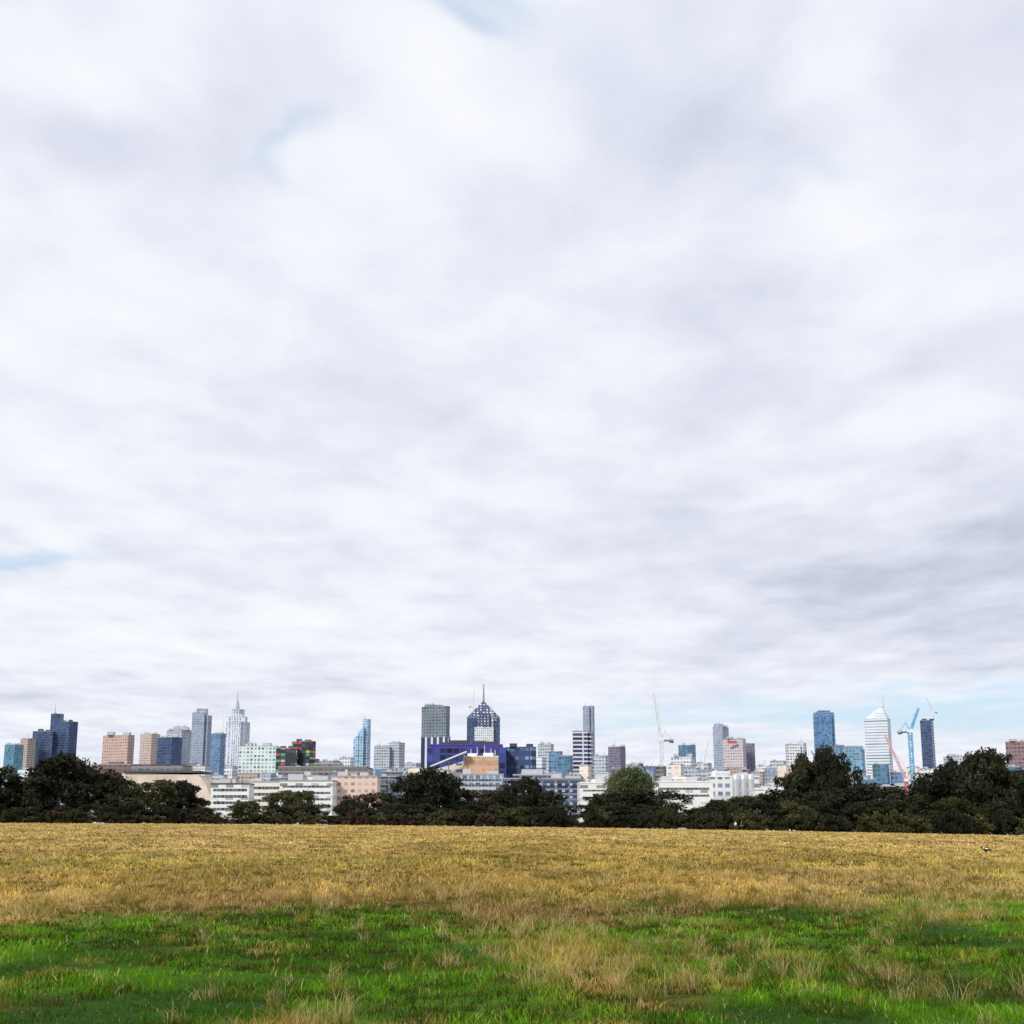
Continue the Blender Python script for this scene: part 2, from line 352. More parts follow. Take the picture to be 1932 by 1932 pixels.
def floors(x0,x1,y0,n,pitch,h): return [(x0,x1,y0+i*pitch,y0+i*pitch+h) for i in range(n)]
building('hospital_building','low white building with grey roof and window bands','building',850,[(398,470,1480,0,0)],f_wlow,bands=floors(402,466,1488,4,12,5),roofmat=DKM)
building('hospital_building','cream building with brick panels and ribbon windows','building',900,[(468,530,1476,0,0)],f_cream,bands=floors(472,526,1484,4,12,5))
building('hospital_building','white rendered hospital block with window bands','building',820,[(528,628,1474,0,0),(560,600,1464,0,12)],f_wlow,bands=floors(533,623,1482,5,12,4))
building('brick_building','pale pink brick block with white framed windows','building',840,[(624,712,1466,0,0),(640,670,1459,0,10)],facade('pale_pink_brick',(0.78,0.58,0.48),(0.38,0.32,0.31),4,4,0.45,0.55),plant=True)
building('hospital_building','grey striped building with dark glazing','building',1000,[(712,762,1466,0,0),(720,756,1456,0,10)],f_dstr,bands=floors(714,760,1474,4,11,4))
building('hospital_building','dark louvred building with blue and white stripes','building',950,[(948,1096,1470,0,0),(968,1040,1462,0,10)],f_dstr,plant=True,bands=floors(952,1092,1478,4,12,4),bandmat=facade('striped_panels',(0.45,0.52,0.62),(0.03,0.06,0.16),9,5,1,0.6,0.3,0.9))
building('hospital_building','grey clinic behind trees with louvred front','building',1000,[(860,950,1462,0,0)],f_grey,bands=floors(864,946,1470,3,10,4))
building('brick_building','orange brick block with white parapet and roof masts','building',1150,[(875,940,1428,0,0)],f_orange,plant=True,roofmat=WHITE,plantmat=WHITE,spire=[(888,1424,1412,0.3,0.15),(900,1424,1408,0.3,0.15),(914,1424,1405,0.3,0.15),(926,1424,1411,0.3,0.15),(934,1424,1414,0.3,0.15)],spiremat=WHITE)
building('hospital_building','cream wing with sloping roof','building',1160,[(818,876,1442,0,0,(10,-6,-6,10))],facade('cream_wing',(0.78,0.73,0.68),(0.24,0.24,0.30),5,9,0.4,0.6),plant=False)
R=root('roof_canopy','thin white sloping roof canopy','canopy',(at(845,1445,1100)[0],1140,-14))
a=at(812,1447,1140);b=at(880,1419,1140)
bm=bmesh.new()
vs=[bm.verts.new(c) for c in ((a[0],1140,a[1]),(b[0],1140,b[1]),(b[0],1150,b[1]),(a[0],1150,a[1]),(a[0],1140,a[1]+1.0),(b[0],1140,b[1]+1.0),(b[0],1150,b[1]+1.0),(a[0],1150,a[1]+1.0))]
for f in ((0,1,5,4),(1,2,6,5),(2,3,7,6),(3,0,4,7),(4,5,6,7),(3,2,1,0)): bm.faces.new([vs[i] for i in f])
meshobj('canopy_roof',bm,[WHITE],R)
for t in (0.08,0.5,0.92):
    q=bmesh.new(); X=lerp(a[0],b[0],t); Z=lerp(a[1],b[1],t); bar(q,(X,1145,-14),(X,1145,Z-0.05),0.35)
    meshobj('support_post',q,[METAL],R)
building('hospital_building','long low white building with flat roof','building',780,[(1094,1240,1478,0,0),(1120,1180,1472,0,12)],f_wlow,roofmat=WHITE,bands=floors(1100,1234,1490,2,13,3))
building('hospital_building','white industrial building with sawtooth plant','building',860,[(1236,1345,1476,0,0),(1262,1320,1468,0,12)],f_wlow,roofmat=WHITE,bands=floors(1242,1338,1486,2,13,4))
building('service_building','white service block with grey louvres','building',900,[(1340,1432,1466,0,0),(1348,1380,1457,0,8)],f_white,roofmat=WHITE)
building('service_building','low white flat-roofed building','building',760,[(1425,1492,1490,0,0)],f_wlow,roofmat=WHITE)
for i,(px) in enumerate((1388,1402,1416)):
    D=880; X,Zt=at(px,1460,D); z0=zgf(X,D)-0.5
    R=root('storage_tank','ribbed silver cylindrical tank with domed top','tank',(X,D,z0),'silver tanks beside the service block')
    q=bmesh.new(); N=24
    prof=[(2.1 if k%2 else 2.25, z0+(Zt-z0-1)*k/16) for k in range(17)]+[(1.8,Zt-0.5),(1.0,Zt),(0.05,Zt+0.15)]
    rings=[[q.verts.new((X+r*math.cos(2*math.pi*j/N),D+r*math.sin(2*math.pi*j/N),z)) for j in range(N)] for r,z in prof]
    for a_,b_ in zip(rings[:-1],rings[1:]):
        for j in range(N): q.faces.new((a_[j],a_[(j+1)%N],b_[(j+1)%N],b_[j]))
    meshobj('tank_shell',q,[plain('silver',(0.65,0.67,0.69),0.35,0.6)],R,True)
# ---------------------------------------------------------------- cranes
def crane(D,mast_px,mast_top,tip,col,label,w=3.0,base=None,jcol=None):
    X,Zm=at(mast_px,mast_top,D); Xt,Zt=at(tip[0],tip[1],D)
    z0=base if base is not None else zgf(X,D)-1
    R=root('tower_crane',label,'crane',(X,D,z0),'construction cranes over the city')
    q=bmesh.new(); n=max(6,int((Zm-z0)/(w*1.6))); lattice(q,(X,D,z0),(X,D,Zm),w,n,w*0.08); meshobj('mast',q,[col],R)
    q=bmesh.new(); L=math.hypot(Xt-X,Zt-Zm); lattice(q,(X,D,Zm+1),(Xt,D-2,Zt),w*0.75,max(6,int(L/(w*1.6))),w*0.075,w*0.4); meshobj('jib',q,[jcol or col],R)
    d=-1 if Xt>X else 1
    q=bmesh.new(); prism(q,foot(X-w*0.8,X+w*0.8,D-w*.6,0,dep=w*1.2),Zm-0.2,Zm+w*0.9); meshobj('cab',q,[WHITE],R)
    q=bmesh.new(); bar(q,(X,D,Zm+0.5),(X+d*w*3.2,D,Zm+0.8),w*0.22); meshobj('counter_jib',q,[METAL],R)
    q=bmesh.new(); bar(q,(X+d*w*2.4,D,Zm+0.8),(X+d*w*3.6,D,Zm-0.2),w*0.45); meshobj('counterweight',q,[METAL],R)
    q=bmesh.new(); top=(X+d*w*1.2,D,Zm+w*3.0); bar(q,(X,D,Zm+1),top,w*0.1); bar(q,(X+d*w*3.2,D,Zm+1),top,w*0.07); bar(q,top,(lerp(X,Xt,0.85),D,lerp(Zm,Zt,0.85)),w*0.03); meshobj('stay_frame',q,[col],R)
wc=plain('crane_white',(0.82,0.83,0.85),0.4); rc=plain('crane_red',(0.65,0.16,0.13),0.4); bc=plain('crane_blue',(0.22,0.50,0.75),0.4)
crane(1500,1247,1398,(1232,1306),wc,'tall white luffing crane with steep raised jib',3.7)
crane(1700,1325,1450,(1337,1395),wc,'small white luffing crane',2.2)
crane(1600,1717,1382,(1732,1336),bc,'light blue luffing tower crane',3.8)
crane(1200,1710,1474,(1668,1386),rc,'red and white luffing crane with long jib',2.3,jcol=plain('crane_pale_red',(0.80,0.55,0.52),0.4))
z=at(1753,1359,2505)[1]
crane(2512,1760,1345,(1748,1318),wc,'small white crane on a tower roof',2.2,base=z+0.8)
crane(3108,893,1352-18,(895,1300),wc,'white crane on the unfinished tower',2.6,base=at(900,1354,3110)[1]+0.85)
crane(3098,929,1360,(926,1332),wc,'white crane beside the unfinished tower',2.6)
# ---------------------------------------------------------------- filler city blocks
rs=random.Random(21)
kinds=[(f_grey,'grey concrete city block with window grid'),(f_white,'white city block with rows of windows'),(f_blue,'blue glass city block with flat roof'),(f_brown,'brown city block with flat roof'),(f_slate,'slate-grey city block with narrow windows'),(f_dteal,'dark teal glass city block'),(f_hstr,'pale city block with banded floors'),(f_tan,'tan concrete city block with windows'),(f_cream,'cream rendered city block with windows')]
px=-30
while px<1970:
    w=rs.uniform(14,38); yt=rs.uniform(1442,1466)
    if 190<px<270: yt=max(yt,1455)
    m,l=rs.choice(kinds)
    building('city_block',l,'building',rs.uniform(1450,2000),[(px,px+w,yt,rs.choice((0,0.25,0.3)),0)],m,group='low city blocks below the towers')
    px+=w*rs.uniform(0.8,1.15)
px=-30
while px<1970:
    w=rs.uniform(25,60); yt=rs.uniform(1468,1485)
    m,l=rs.choice(kinds)
    building('city_block',l,'building',rs.uniform(1180,1350),[(px,px+w,yt,0,0)],m,group='low city blocks below the towers')
    px+=w*rs.uniform(1.0,1.5)
for (a,b,y,mi) in ((560,600,1432,3),(1120,1150,1426,0),(1184,1215,1442,1),(1215,1240,1446,2),(1313,1345,1440,0),(1428,1460,1446,1),(1455,1486,1436,0),(1462,1484,1444,4),(1690,1712,1462,1),(1860,1905,1444,0),(600,640,1436,0),(1055,1082,1426,5),(1000,1030,1430,6),(762,793,1440,0),(640,668,1430,1),(355,372,1440,3),(140,186,1444,7)):
    m,l=kinds[mi]; building('city_block',l,'building',2100+mi*15,[(a,b,y,0.25,0)],m,group='low city blocks below the towers')
# ---------------------------------------------------------------- trees
def leafmat(name,c0,c1):
    m,nt,b=newmat(name)
    tc=nt.nodes.new('ShaderNodeTexCoord'); oi=nt.nodes.new('ShaderNodeObjectInfo')
    n=noise(nt,tc.outputs['Object'],0.7,3,0.6)
    f=mth(nt,'ADD',mth(nt,'MULTIPLY',mth(nt,'SUBTRACT',n.outputs[0],0.5),2.6),mth(nt,'MULTIPLY',oi.outputs['Random'],0.9),clamp=True)
    nt.links.new(mixc(nt,f,c0,c1),b.inputs['Base Color']); b.inputs['Roughness'].default_value=0.7
    b.inputs['Specular IOR Level'].default_value=0.15
    return m
L_dark=leafmat('dark_gum_leaves',(0.011,0.014,0.008),(0.044,0.046,0.019))
L_olive=leafmat('olive_leaves',(0.022,0.028,0.010),(0.085,0.085,0.030))
L_brown=leafmat('brown_leaves',(0.024,0.016,0.010),(0.08,0.053,0.030))
L_pale=leafmat('pale_green_leaves',(0.06,0.085,0.035),(0.18,0.21,0.10))
BARK=plain('bark',(0.10,0.085,0.07),0.9,0,0.4,2)
PBARK=plain('pale_bark',(0.15,0.13,0.11),0.9,0,0.3,2)
def tube(bm,pts,rad,seg=7):
    prev=None
    for i,(p,r) in enumerate(zip(pts,rad)):
        p=Vector(p); d=(Vector(pts[min(i+1,len(pts)-1)])-Vector(pts[max(i-1,0)])).normalized()
        a=d.orthogonal().normalized(); b=d.cross(a)
        ring=[bm.verts.new(p+(a*math.cos(2*math.pi*j/seg)+b*math.sin(2*math.pi*j/seg))*r) for j in range(seg)]
        if prev:
            for j in range(seg): bm.faces.new((prev[j],prev[(j+1)%seg],ring[(j+1)%seg],ring[j]))
        prev=ring
    bm.faces.new(prev)
def tree_mesh(seed,H,W,low,nl,leaf,mat,bark,total=6500,gap=0.36,tsc=1.0):
    """low: fraction of height where foliage starts; small drooping sprays gathered on limbs"""
    r=np.random.default_rng(seed)
    nb=7; lob=[]; limbs=[]
    mid=Vector((r.uniform(-.4,.4),r.uniform(-.4,.4),H*0.33)); top=Vector((r.uniform(-.6,.6),r.uniform(-.6,.6),H*0.84))
    for i in range(nb):
        a=i*2.399+r.uniform(-.4,.4); t=(i+0.5)/nb
        z=H*(low+0.12+(0.88-low-0.12)*t); k=math.sin(math.pi*min(1,0.22+0.74*t))**0.55
        rr_=W/2*k*r.uniform(0.5,0.85); end=Vector((rr_*math.cos(a),rr_*math.sin(a),z))
        limbs.append(end)
        for j in range(max(2,nl//nb)):
            o=r.normal(size=3)*np.array([W*0.13,W*0.13,H*0.07]); R=W*r.uniform(0.06,0.135)
            c=end+Vector(o)
            lob.append((c.x,c.y,min(max(c.z,R*0.5),H-R*0.6),R))
    for j in range(nl//3):
        t=r.random(); a=r.random()*6.28; rr_=W*0.30*math.sqrt(r.random()); R=W*r.uniform(0.08,0.15)
        lob.append((rr_*math.cos(a),rr_*math.sin(a),min(H*(low+0.05)+H*(0.85-low)*t,H-R*0.6),R))
    bm=bmesh.new()
    tube(bm,[(0,0,-1),(0,0,0.2),mid,top],[0.040*H*tsc,0.030*H*tsc,0.020*H*tsc,0.005*H])
    for end in limbs:
        s=mid.lerp(top,min(0.9,max(0,(end.z/H-0.42)))); m2=s.lerp(end,0.55)+Vector((0,0,0.05*H))
        tube(bm,[s,m2,end],[0.012*H*tsc,0.008*H,0.003*H],5)
    tm=bpy.data.meshes.new('trunk'); bm.to_mesh(tm); bm.free(); tm.materials.append(bark)
    P=[]; tot=sum(l[3]**2 for l in lob)
    for (x,y,z,R) in lob:
        n=int(total*R*R/tot)
        d=r.normal(size=(n,3)); d/=np.linalg.norm(d,axis=1)[:,None]
        rad=R*(0.25+1.0*r.random(n)**0.7); d[:,2]*=0.75
        rad=rad*(1+0.35*r.normal(size=n)*(r.random(n)<0.25))
        p=np.array([x,y,z])+d*rad[:,None]; p[:,2]-=0.10*R*(r.random(n)); p=p[(p[:,2]>0.0)&(p[:,2]<H*1.03)]
        P.append(p)
    P=np.concatenate(P); n=len(P)
    keep=(fbm(P[:,0]*0.9+P[:,2]*0.7,P[:,1]*0.9-P[:,2]*0.8,seed,3)>gap); P=P[keep]; n=len(P)
    u=r.normal(size=(n,3)); u/=np.linalg.norm(u,axis=1)[:,None]
    v=np.cross(u,r.normal(size=(n,3))); v/=np.linalg.norm(v,axis=1)[:,None]
    s=(leaf*r.uniform(0.4,1.3,n))[:,None]
    V=np.stack([P-u*s,P+v*s*0.45,P+u*s,P-v*s*0.45],1).reshape(-1,3)
    cm=bpy.data.meshes.new('crown')
    cm.vertices.add(len(V)); cm.vertices.foreach_set('co',V.ravel())
    cm.loops.add(4*n); cm.loops.foreach_set('vertex_index',np.arange(4*n,dtype=np.int32))
    cm.polygons.add(n); cm.polygons.foreach_set('loop_start',np.arange(0,4*n,4,dtype=np.int32))
    cm.update(calc_edges=True); cm.materials.append(mat)
    return tm,cm,H,W
VAR=[tree_mesh(1,12,11,0.10,42,0.42,L_dark,BARK,8000,0.33),
     tree_mesh(2,12,10,0.18,35,0.42,L_dark,BARK,7000,0.36),
     tree_mesh(3,12,12,0.05,49,0.42,L_dark,BARK,9000,0.33),
     tree_mesh(4,12,10,0.25,35,0.36,L_olive,PBARK,6000,0.40),
     tree_mesh(5,12,9,0.10,35,0.34,L_brown,BARK,6000,0.40),
     tree_mesh(6,12,11,0.28,35,0.36,L_dark,PBARK,6500,0.40)]
VP=tree_mesh(7,12,12,0.35,42,0.34,L_pale,PBARK,6500,0.38,0.7)
SH=[tree_mesh(11,3.5,6,0.0,28,0.28,L_dark,BARK,3500,0.3,0.5),tree_mesh(12,3.5,5,0.0,28,0.26,L_olive,BARK,3200,0.33,0.5),tree_mesh(13,3,5,0.0,28,0.24,L_brown,BARK,3200,0.33,0.5)]
def plant(kind,label,cat,group,px,ytop,D,wpx,var,rr):
    tm,cm,H,W=var
    X,Zt=at(px,ytop,D); z0=zgf(X,D)-0.05
    h=max(1.0,Zt-z0); w=wpx*D/F
    R=root(kind,label,cat,(X,D,z0),group)
    R.rotation_euler=(0,0,rr.uniform(0,6.28)); R.scale=(w/W,w/W,h/(H*0.97))
    for nm,me in (('trunk',tm),('crown',cm)):
        o=bpy.data.objects.new(nm,me); o.parent=R; link(o)
TL=[(-30,1450,110),(20,1466,95),(70,1446,110),(118,1428,120),(165,1437,105),(203,1460,80),(232,1466,60),(262,1492,60),(300,1472,85),(342,1476,80),(372,1500,55),(462,1512,70),(530,1492,75),(568,1493,70),(662,1508,60),(692,1488,90),(735,1514,50),(780,1460,85),(815,1453,100),(850,1472,75),(886,1486,75),(925,1484,75),(965,1474,70),(1000,1468,80),(1040,1494,60),(1112,1514,50),(1145,1499,80),(1190,1491,115),(1242,1493,95),(1316,1522,65),(1352,1512,80),(1402,1503,100),(1452,1499,105),(1502,1491,110),(1552,1489,120),(1602,1484,125),(1652,1482,125),(1702,1491,110),(1742,1490,85),(1772,1448,80),(1803,1425,95),(1842,1415,110),(1882,1430,85),(1915,1455,70),(1952,1435,95),(1990,1450,100)]
rr=random.Random(5)
TG='trees along the far edge of the field'
olive={8,11,12,13,24,5,29,31}; brown={20,21,15,25,10}
for i,(px,yt,w) in enumerate(TL):
    if i in brown: v=VAR[4]; lb='sparse brown-leaved tree at the field edge'
    elif i in olive: v=VAR[3]; lb='olive green gum tree with open crown'
    else: v=VAR[(0,1,2,0,5,2)[i%6]]; lb='dense dark green tree at the field edge'
    plant('tree',lb,'tree',TG,px,yt,rr.uniform(306,345),w*1.12,v,rr)
for (px,yt,w) in ((1507,1428,60),(1543,1411,85),(1578,1428,60),(1525,1440,70),(1562,1440,70)):
    plant('tree','tall rounded dark gum tree above the belt','tree',TG,px,yt,rr.uniform(350,365),w*1.15,VAR[rr.choice((0,2))],rr)
for (px,yt,w) in ((1168,1450,52),(1190,1440,70),(1214,1449,48)):
    plant('tree','pale green spreading tree among buildings','tree',TG,px,yt,385,w*1.1,VP,rr)
GAPS=((386,515),(588,645),(710,755),(1055,1098),(1268,1305))
def ingap(p): return any(a<p<b for a,b in GAPS)
for i in range(44):
    px=-20+i*46+rr.uniform(-14,14)
    yt=rr.uniform(1502,1518) if px>1320 else rr.uniform(1516,1530)
    ww=rr.uniform(50,75); vv=VAR[rr.choice((0,2,2,1,3))]; dd=rr.uniform(296,305)
    if ingap(px): continue
    plant('tree','dense dark green tree at the field edge','tree',TG,px,yt,dd,ww,vv,rr)
for i in range(72):
    px=-30+i*28.5+rr.uniform(-10,10)
    k=rr.random(); v=SH[0 if k<0.5 else (1 if k<0.8 else 2)]
    yt=rr.uniform(1535,1545) if ingap(px) else rr.uniform(1526,1542)
    plant('shrub','low dark shrub at the field edge','shrub','shrubs at the foot of the trees',px,yt,rr.uniform(290.5,295),rr.uniform(38,58),v,rr)
for i in range(16):
    px=rr.choice((rr.uniform(200,760),rr.uniform(1100,1500),rr.uniform(1600,1760)))
    plant('tree','small green tree between the buildings','tree','trees between the buildings',px,rr.uniform(1506,1520),rr.uniform(450,600),rr.uniform(18,30),VP if rr.random()<0.4 else VAR[3],rr)
# ---------------------------------------------------------------- ground
def axis(parts):
    out=[]
    for a,b,s in parts: out+=list(np.arange(a,b,s))
    return np.array(out)
ys=np.concatenate([axis([(-60,0,6),(0,8,1),(8,45,0.35),(45,120,1.2),(120,284,3),(284,300,1),(300,560,10)]),np.geomspace(560,14000,30)])
xp=np.concatenate([axis([(0,18,0.4),(18,60,1.6),(60,200,5)]),np.geomspace(200,9000,24)])
xs=np.concatenate([-xp[:0:-1],xp])
GX,GY=np.meshgrid(xs,ys); gx=GX.ravel(); gy=GY.ravel(); gz=zg(gx,gy)
me=bpy.data.meshes.new('ground'); me.vertices.add(len(gx)); me.vertices.foreach_set('co',np.stack([gx,gy,gz],1).ravel())
nx,ny=len(xs),len(ys)
I,J=np.meshgrid(np.arange(nx-1),np.arange(ny-1)); b0=(J*nx+I).ravel()
q=np.stack([b0,b0+1,b0+1+nx,b0+nx],1).ravel().astype(np.int32)
me.loops.add(len(q)); me.loops.foreach_set('vertex_index',q); me.polygons.add(len(b0)); me.polygons.foreach_set('loop_start',np.arange(0,len(q),4,dtype=np.int32)); me.update(calc_edges=True); me.shade_smooth()
col=field_col(gx,gy)*0.55  # field colour darkened to paint in the shade between the blades
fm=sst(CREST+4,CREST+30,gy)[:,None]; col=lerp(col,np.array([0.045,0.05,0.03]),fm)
ca=me.color_attributes.new('tint','FLOAT_COLOR','POINT'); ca.data.foreach_set('color',np.concatenate([col,np.ones((len(col),1))],1).astype(np.float32).ravel())
g=bpy.data.objects.new('ground',me); g["kind"]='structure'; g["label"]='dry golden grass field with green patches'; g["category"]='ground'; link(g)
m,nt,b=newmat('field_soil'); at_=nt.nodes.new('ShaderNodeAttribute'); at_.attribute_name='tint'
ge=nt.nodes.new('ShaderNodeNewGeometry')
n1=noise(nt,ge.outputs['Position'],6,5,0.65); n2=noise(nt,ge.outputs['Position'],0.8,4,0.6)
k=mixc(nt,n1.outputs[0],(0.35,0.32,0.30),(1.55,1.5,1.45)); k2=mixc(nt,n2.outputs[0],(0.65,0.65,0.65),(1.3,1.3,1.3))
nt.links.new(mixc(nt,1.0,mixc(nt,1.0,at_.outputs[0],k,'MULTIPLY'),k2,'MULTIPLY'),b.inputs['Base Color']); b.inputs['Roughness'].default_value=0.95; b.inputs['Specular IOR Level'].default_value=0.1
bp=nt.nodes.new('ShaderNodeBump'); bp.inputs['Distance'].default_value=0.08; nt.links.new(n1.outputs[0],bp.inputs['Height']); nt.links.new(bp.outputs[0],b.inputs['Normal'])
me.materials.append(m)
# ---------------------------------------------------------------- grass blades (one mesh, stuff)
def scatter(n,y0,y1,p=1.0):
    y=y0*(y1/y0)**(rng.random(n)**p); x=(rng.random(n)-0.5)*2*(y*0.40+1.2); return x,y
X=[];Y=[];H=[];Wd=[];C=[];LN=[]
n=350000; x,y=scatter(n,8.5,289,1.2)
g_=green_amt(x,y); c=field_col(x,y)
nn=fbm(x*1.3,y*1.3,71)
clump=sst(0.35,0.65,fbm(x*2.6,y*2.2,77))
h=lerp(0.08,0.05,g_)*(0.45+1.1*rng.random(n))*(0.3+1.3*nn)*(0.55+0.9*clump)
dry=rng.random(n)<0.05; c=np.where((dry&(g_>0.3))[:,None],STRAW*0.7,c)
c=c*(0.6+0.8*rng.random(n)[:,None])*(0.66+0.6*clump[:,None]); c=np.where((rng.random(n)<0.12)[:,None]&(g_<0.4)[:,None],STRAW*(0.7+0.4*rng.random(n)[:,None]),c)
X.append(x);Y.append(y);H.append(h);Wd.append(np.maximum(0.007,y*0.00055)*(0.6+0.8*rng.random(n)));C.append(c);LN.append(h*rng.normal(0.5,0.5,n))
# tufts of taller straw
nt_=19000; tx,ty=scatter(nt_,9,289,1.1)
tn=fbm(tx*0.55,ty*0.4,81); tg=green_amt(tx,ty)
right=sst(-1,3,tx)
prob=np.where(ty<29, (0.03+0.17*right+0.55*np.exp(-(((tx+1.6)/1.3)**2+((ty-11.0)/0.9)**2))+0.45*(1-tg))*sst(0.38,0.60,tn)*1.6, 0.9*sst(0.40,0.62,tn))
kp=rng.random(nt_)<prob; tx=tx[kp];ty=ty[kp];tg=tg[kp]
per=24; n=len(tx)*per
tt=rng.uniform(0.5,1.3,len(tx))**1.4; sp=rng.uniform(0.02,0.06,len(tx))+ty*0.0005
x=np.repeat(tx,per)+rng.normal(size=n)*np.repeat(sp,per); y=np.repeat(ty,per)+rng.normal(size=n)*np.repeat(sp,per)
h=np.repeat(tt,per)*rng.uniform(0.07,0.24,n)*lerp(1,0.7,np.clip((y-25)/40,0,1))
tone=np.repeat(rng.random(len(tx)),per)[:,None]; fc=field_col(x,y)
c=np.where(tone<0.42,STRAW*0.80,np.where(tone<0.72,GOLD2*0.75,lerp(DGREEN,GOLD2,0.30)))
c=c*(0.45+0.9*rng.random(n)[:,None]); c=lerp(c,fc,0.3)
X.append(x);Y.append(y);H.append(h);Wd.append(np.maximum(0.0042,y*0.00042)*(0.6+0.8*rng.random(n)));C.append(c);LN.append(h*rng.normal(0.65,0.5,n))
# low weeds, coloured dark to stand in for the shadows of clumps
nw=9000; wx,wy=scatter(nw,10,200); wk=fbm(wx*0.6,wy*0.35,91)>0.47; wx=wx[wk];wy=wy[wk]
per=24; n=len(wx)*per; sp=rng.uniform(0.04,0.12,len(wx))+wy*0.0008
x=np.repeat(wx,per)+rng.normal(size=n)*np.repeat(sp,per); y=np.repeat(wy,per)+rng.normal(size=n)*np.repeat(sp,per)*0.6
h=rng.uniform(0.02,0.10,n)
wc_=lerp(DGREEN,np.array([0.13,0.09,0.03]),np.repeat(rng.random(len(wx)),per)[:,None])*(0.4+0.8*rng.random(n)[:,None])
c=np.where(y[:,None]>27,lerp(wc_,np.array([0.17,0.115,0.035]),0.6),wc_)
X.append(x);Y.append(y);H.append(h);Wd.append(np.maximum(0.008,y*0.0006)*(0.6+0.8*rng.random(n)));C.append(c);LN.append(h*rng.normal(0.4,0.4,n))
X=np.concatenate(X);Y=np.concatenate(Y);H=np.concatenate(H);Wd=np.concatenate(Wd);C=np.concatenate(C);LN=np.concatenate(LN)
ok=Y<290; X,Y,H,Wd,C,LN=[a[ok] for a in (X,Y,H,Wd,C,LN)]
n=len(X); Z=zg(X,Y)-0.01
ph=rng.random(n)*6.283; ps=rng.normal(0,0.6,n)
dx=np.cos(ps)*Wd/2; dy=np.sin(ps)*Wd/2; lx=np.cos(ph)*LN; ly=np.sin(ph)*LN
V=np.empty((n,5,3),np.float32)
V[:,0]=np.stack([X-dx,Y-dy,Z],1);V[:,1]=np.stack([X+dx,Y+dy,Z],1)
V[:,2]=np.stack([X-dx*.75+lx*.3,Y-dy*.75+ly*.3,Z+H*.6],1);V[:,3]=np.stack([X+dx*.75+lx*.3,Y+dy*.75+ly*.3,Z+H*.6],1)
V[:,4]=np.stack([X+lx,Y+ly,Z+H],1)
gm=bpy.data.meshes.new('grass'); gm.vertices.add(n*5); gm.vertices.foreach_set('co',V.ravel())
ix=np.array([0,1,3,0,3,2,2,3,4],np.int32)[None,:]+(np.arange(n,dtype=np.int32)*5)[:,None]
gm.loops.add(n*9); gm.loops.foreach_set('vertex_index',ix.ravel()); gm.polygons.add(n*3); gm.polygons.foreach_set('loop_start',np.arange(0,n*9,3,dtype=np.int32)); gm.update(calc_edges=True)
cc=np.ones((n,5,4),np.float32); cc[:,:,:3]=C[:,None,:]; cc[:,0:2,:3]*=0.6; cc[:,4,:3]*=1.1  # shade painted into blade feet, tips lightened
ca=gm.color_attributes.new('tint','FLOAT_COLOR','POINT'); ca.data.foreach_set('color',cc.ravel())
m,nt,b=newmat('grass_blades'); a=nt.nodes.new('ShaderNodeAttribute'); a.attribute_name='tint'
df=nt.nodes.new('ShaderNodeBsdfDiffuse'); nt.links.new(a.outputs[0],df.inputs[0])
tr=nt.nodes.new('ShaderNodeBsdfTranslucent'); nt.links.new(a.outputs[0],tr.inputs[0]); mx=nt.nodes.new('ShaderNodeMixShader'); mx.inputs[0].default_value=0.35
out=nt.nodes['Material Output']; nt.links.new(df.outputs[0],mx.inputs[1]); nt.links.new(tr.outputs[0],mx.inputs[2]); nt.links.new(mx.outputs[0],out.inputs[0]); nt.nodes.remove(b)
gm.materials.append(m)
o=bpy.data.objects.new('grass',gm); o["kind"]='stuff'; o["label"]='dry straw tufts and short green grass'; o["category"]='grass'; link(o)
# ---------------------------------------------------------------- people and bird
def skin(name,verts,edges,rad,mats,parent,sub=1,rootv=0):
    me=bpy.data.meshes.new(name); me.from_pydata(verts,edges,[]); o=bpy.data.objects.new(name,me); link(o)
    md=o.modifiers.new('s','SKIN')
    for i,r in enumerate(rad): me.skin_vertices[0].data[i].radius=(r,r) if isinstance(r,(int,float)) else r
    for i in range(len(verts)): me.skin_vertices[0].data[i].use_root=(i==rootv)
    s=o.modifiers.new('d','SUBSURF'); s.levels=sub; s.render_levels=sub
    dg=bpy.context.evaluated_depsgraph_get(); ev=o.evaluated_get(dg); nm=bpy.data.meshes.new_from_object(ev)
    o.modifiers.clear(); o.data=nm; nm.name=name
    nm.materials.clear()
    for m_ in mats: nm.materials.append(m_)
    nm.shade_smooth(); o.parent=parent; return o
SKINM=plain('skin',(0.50,0.30,0.21),0.5,0,0.05)
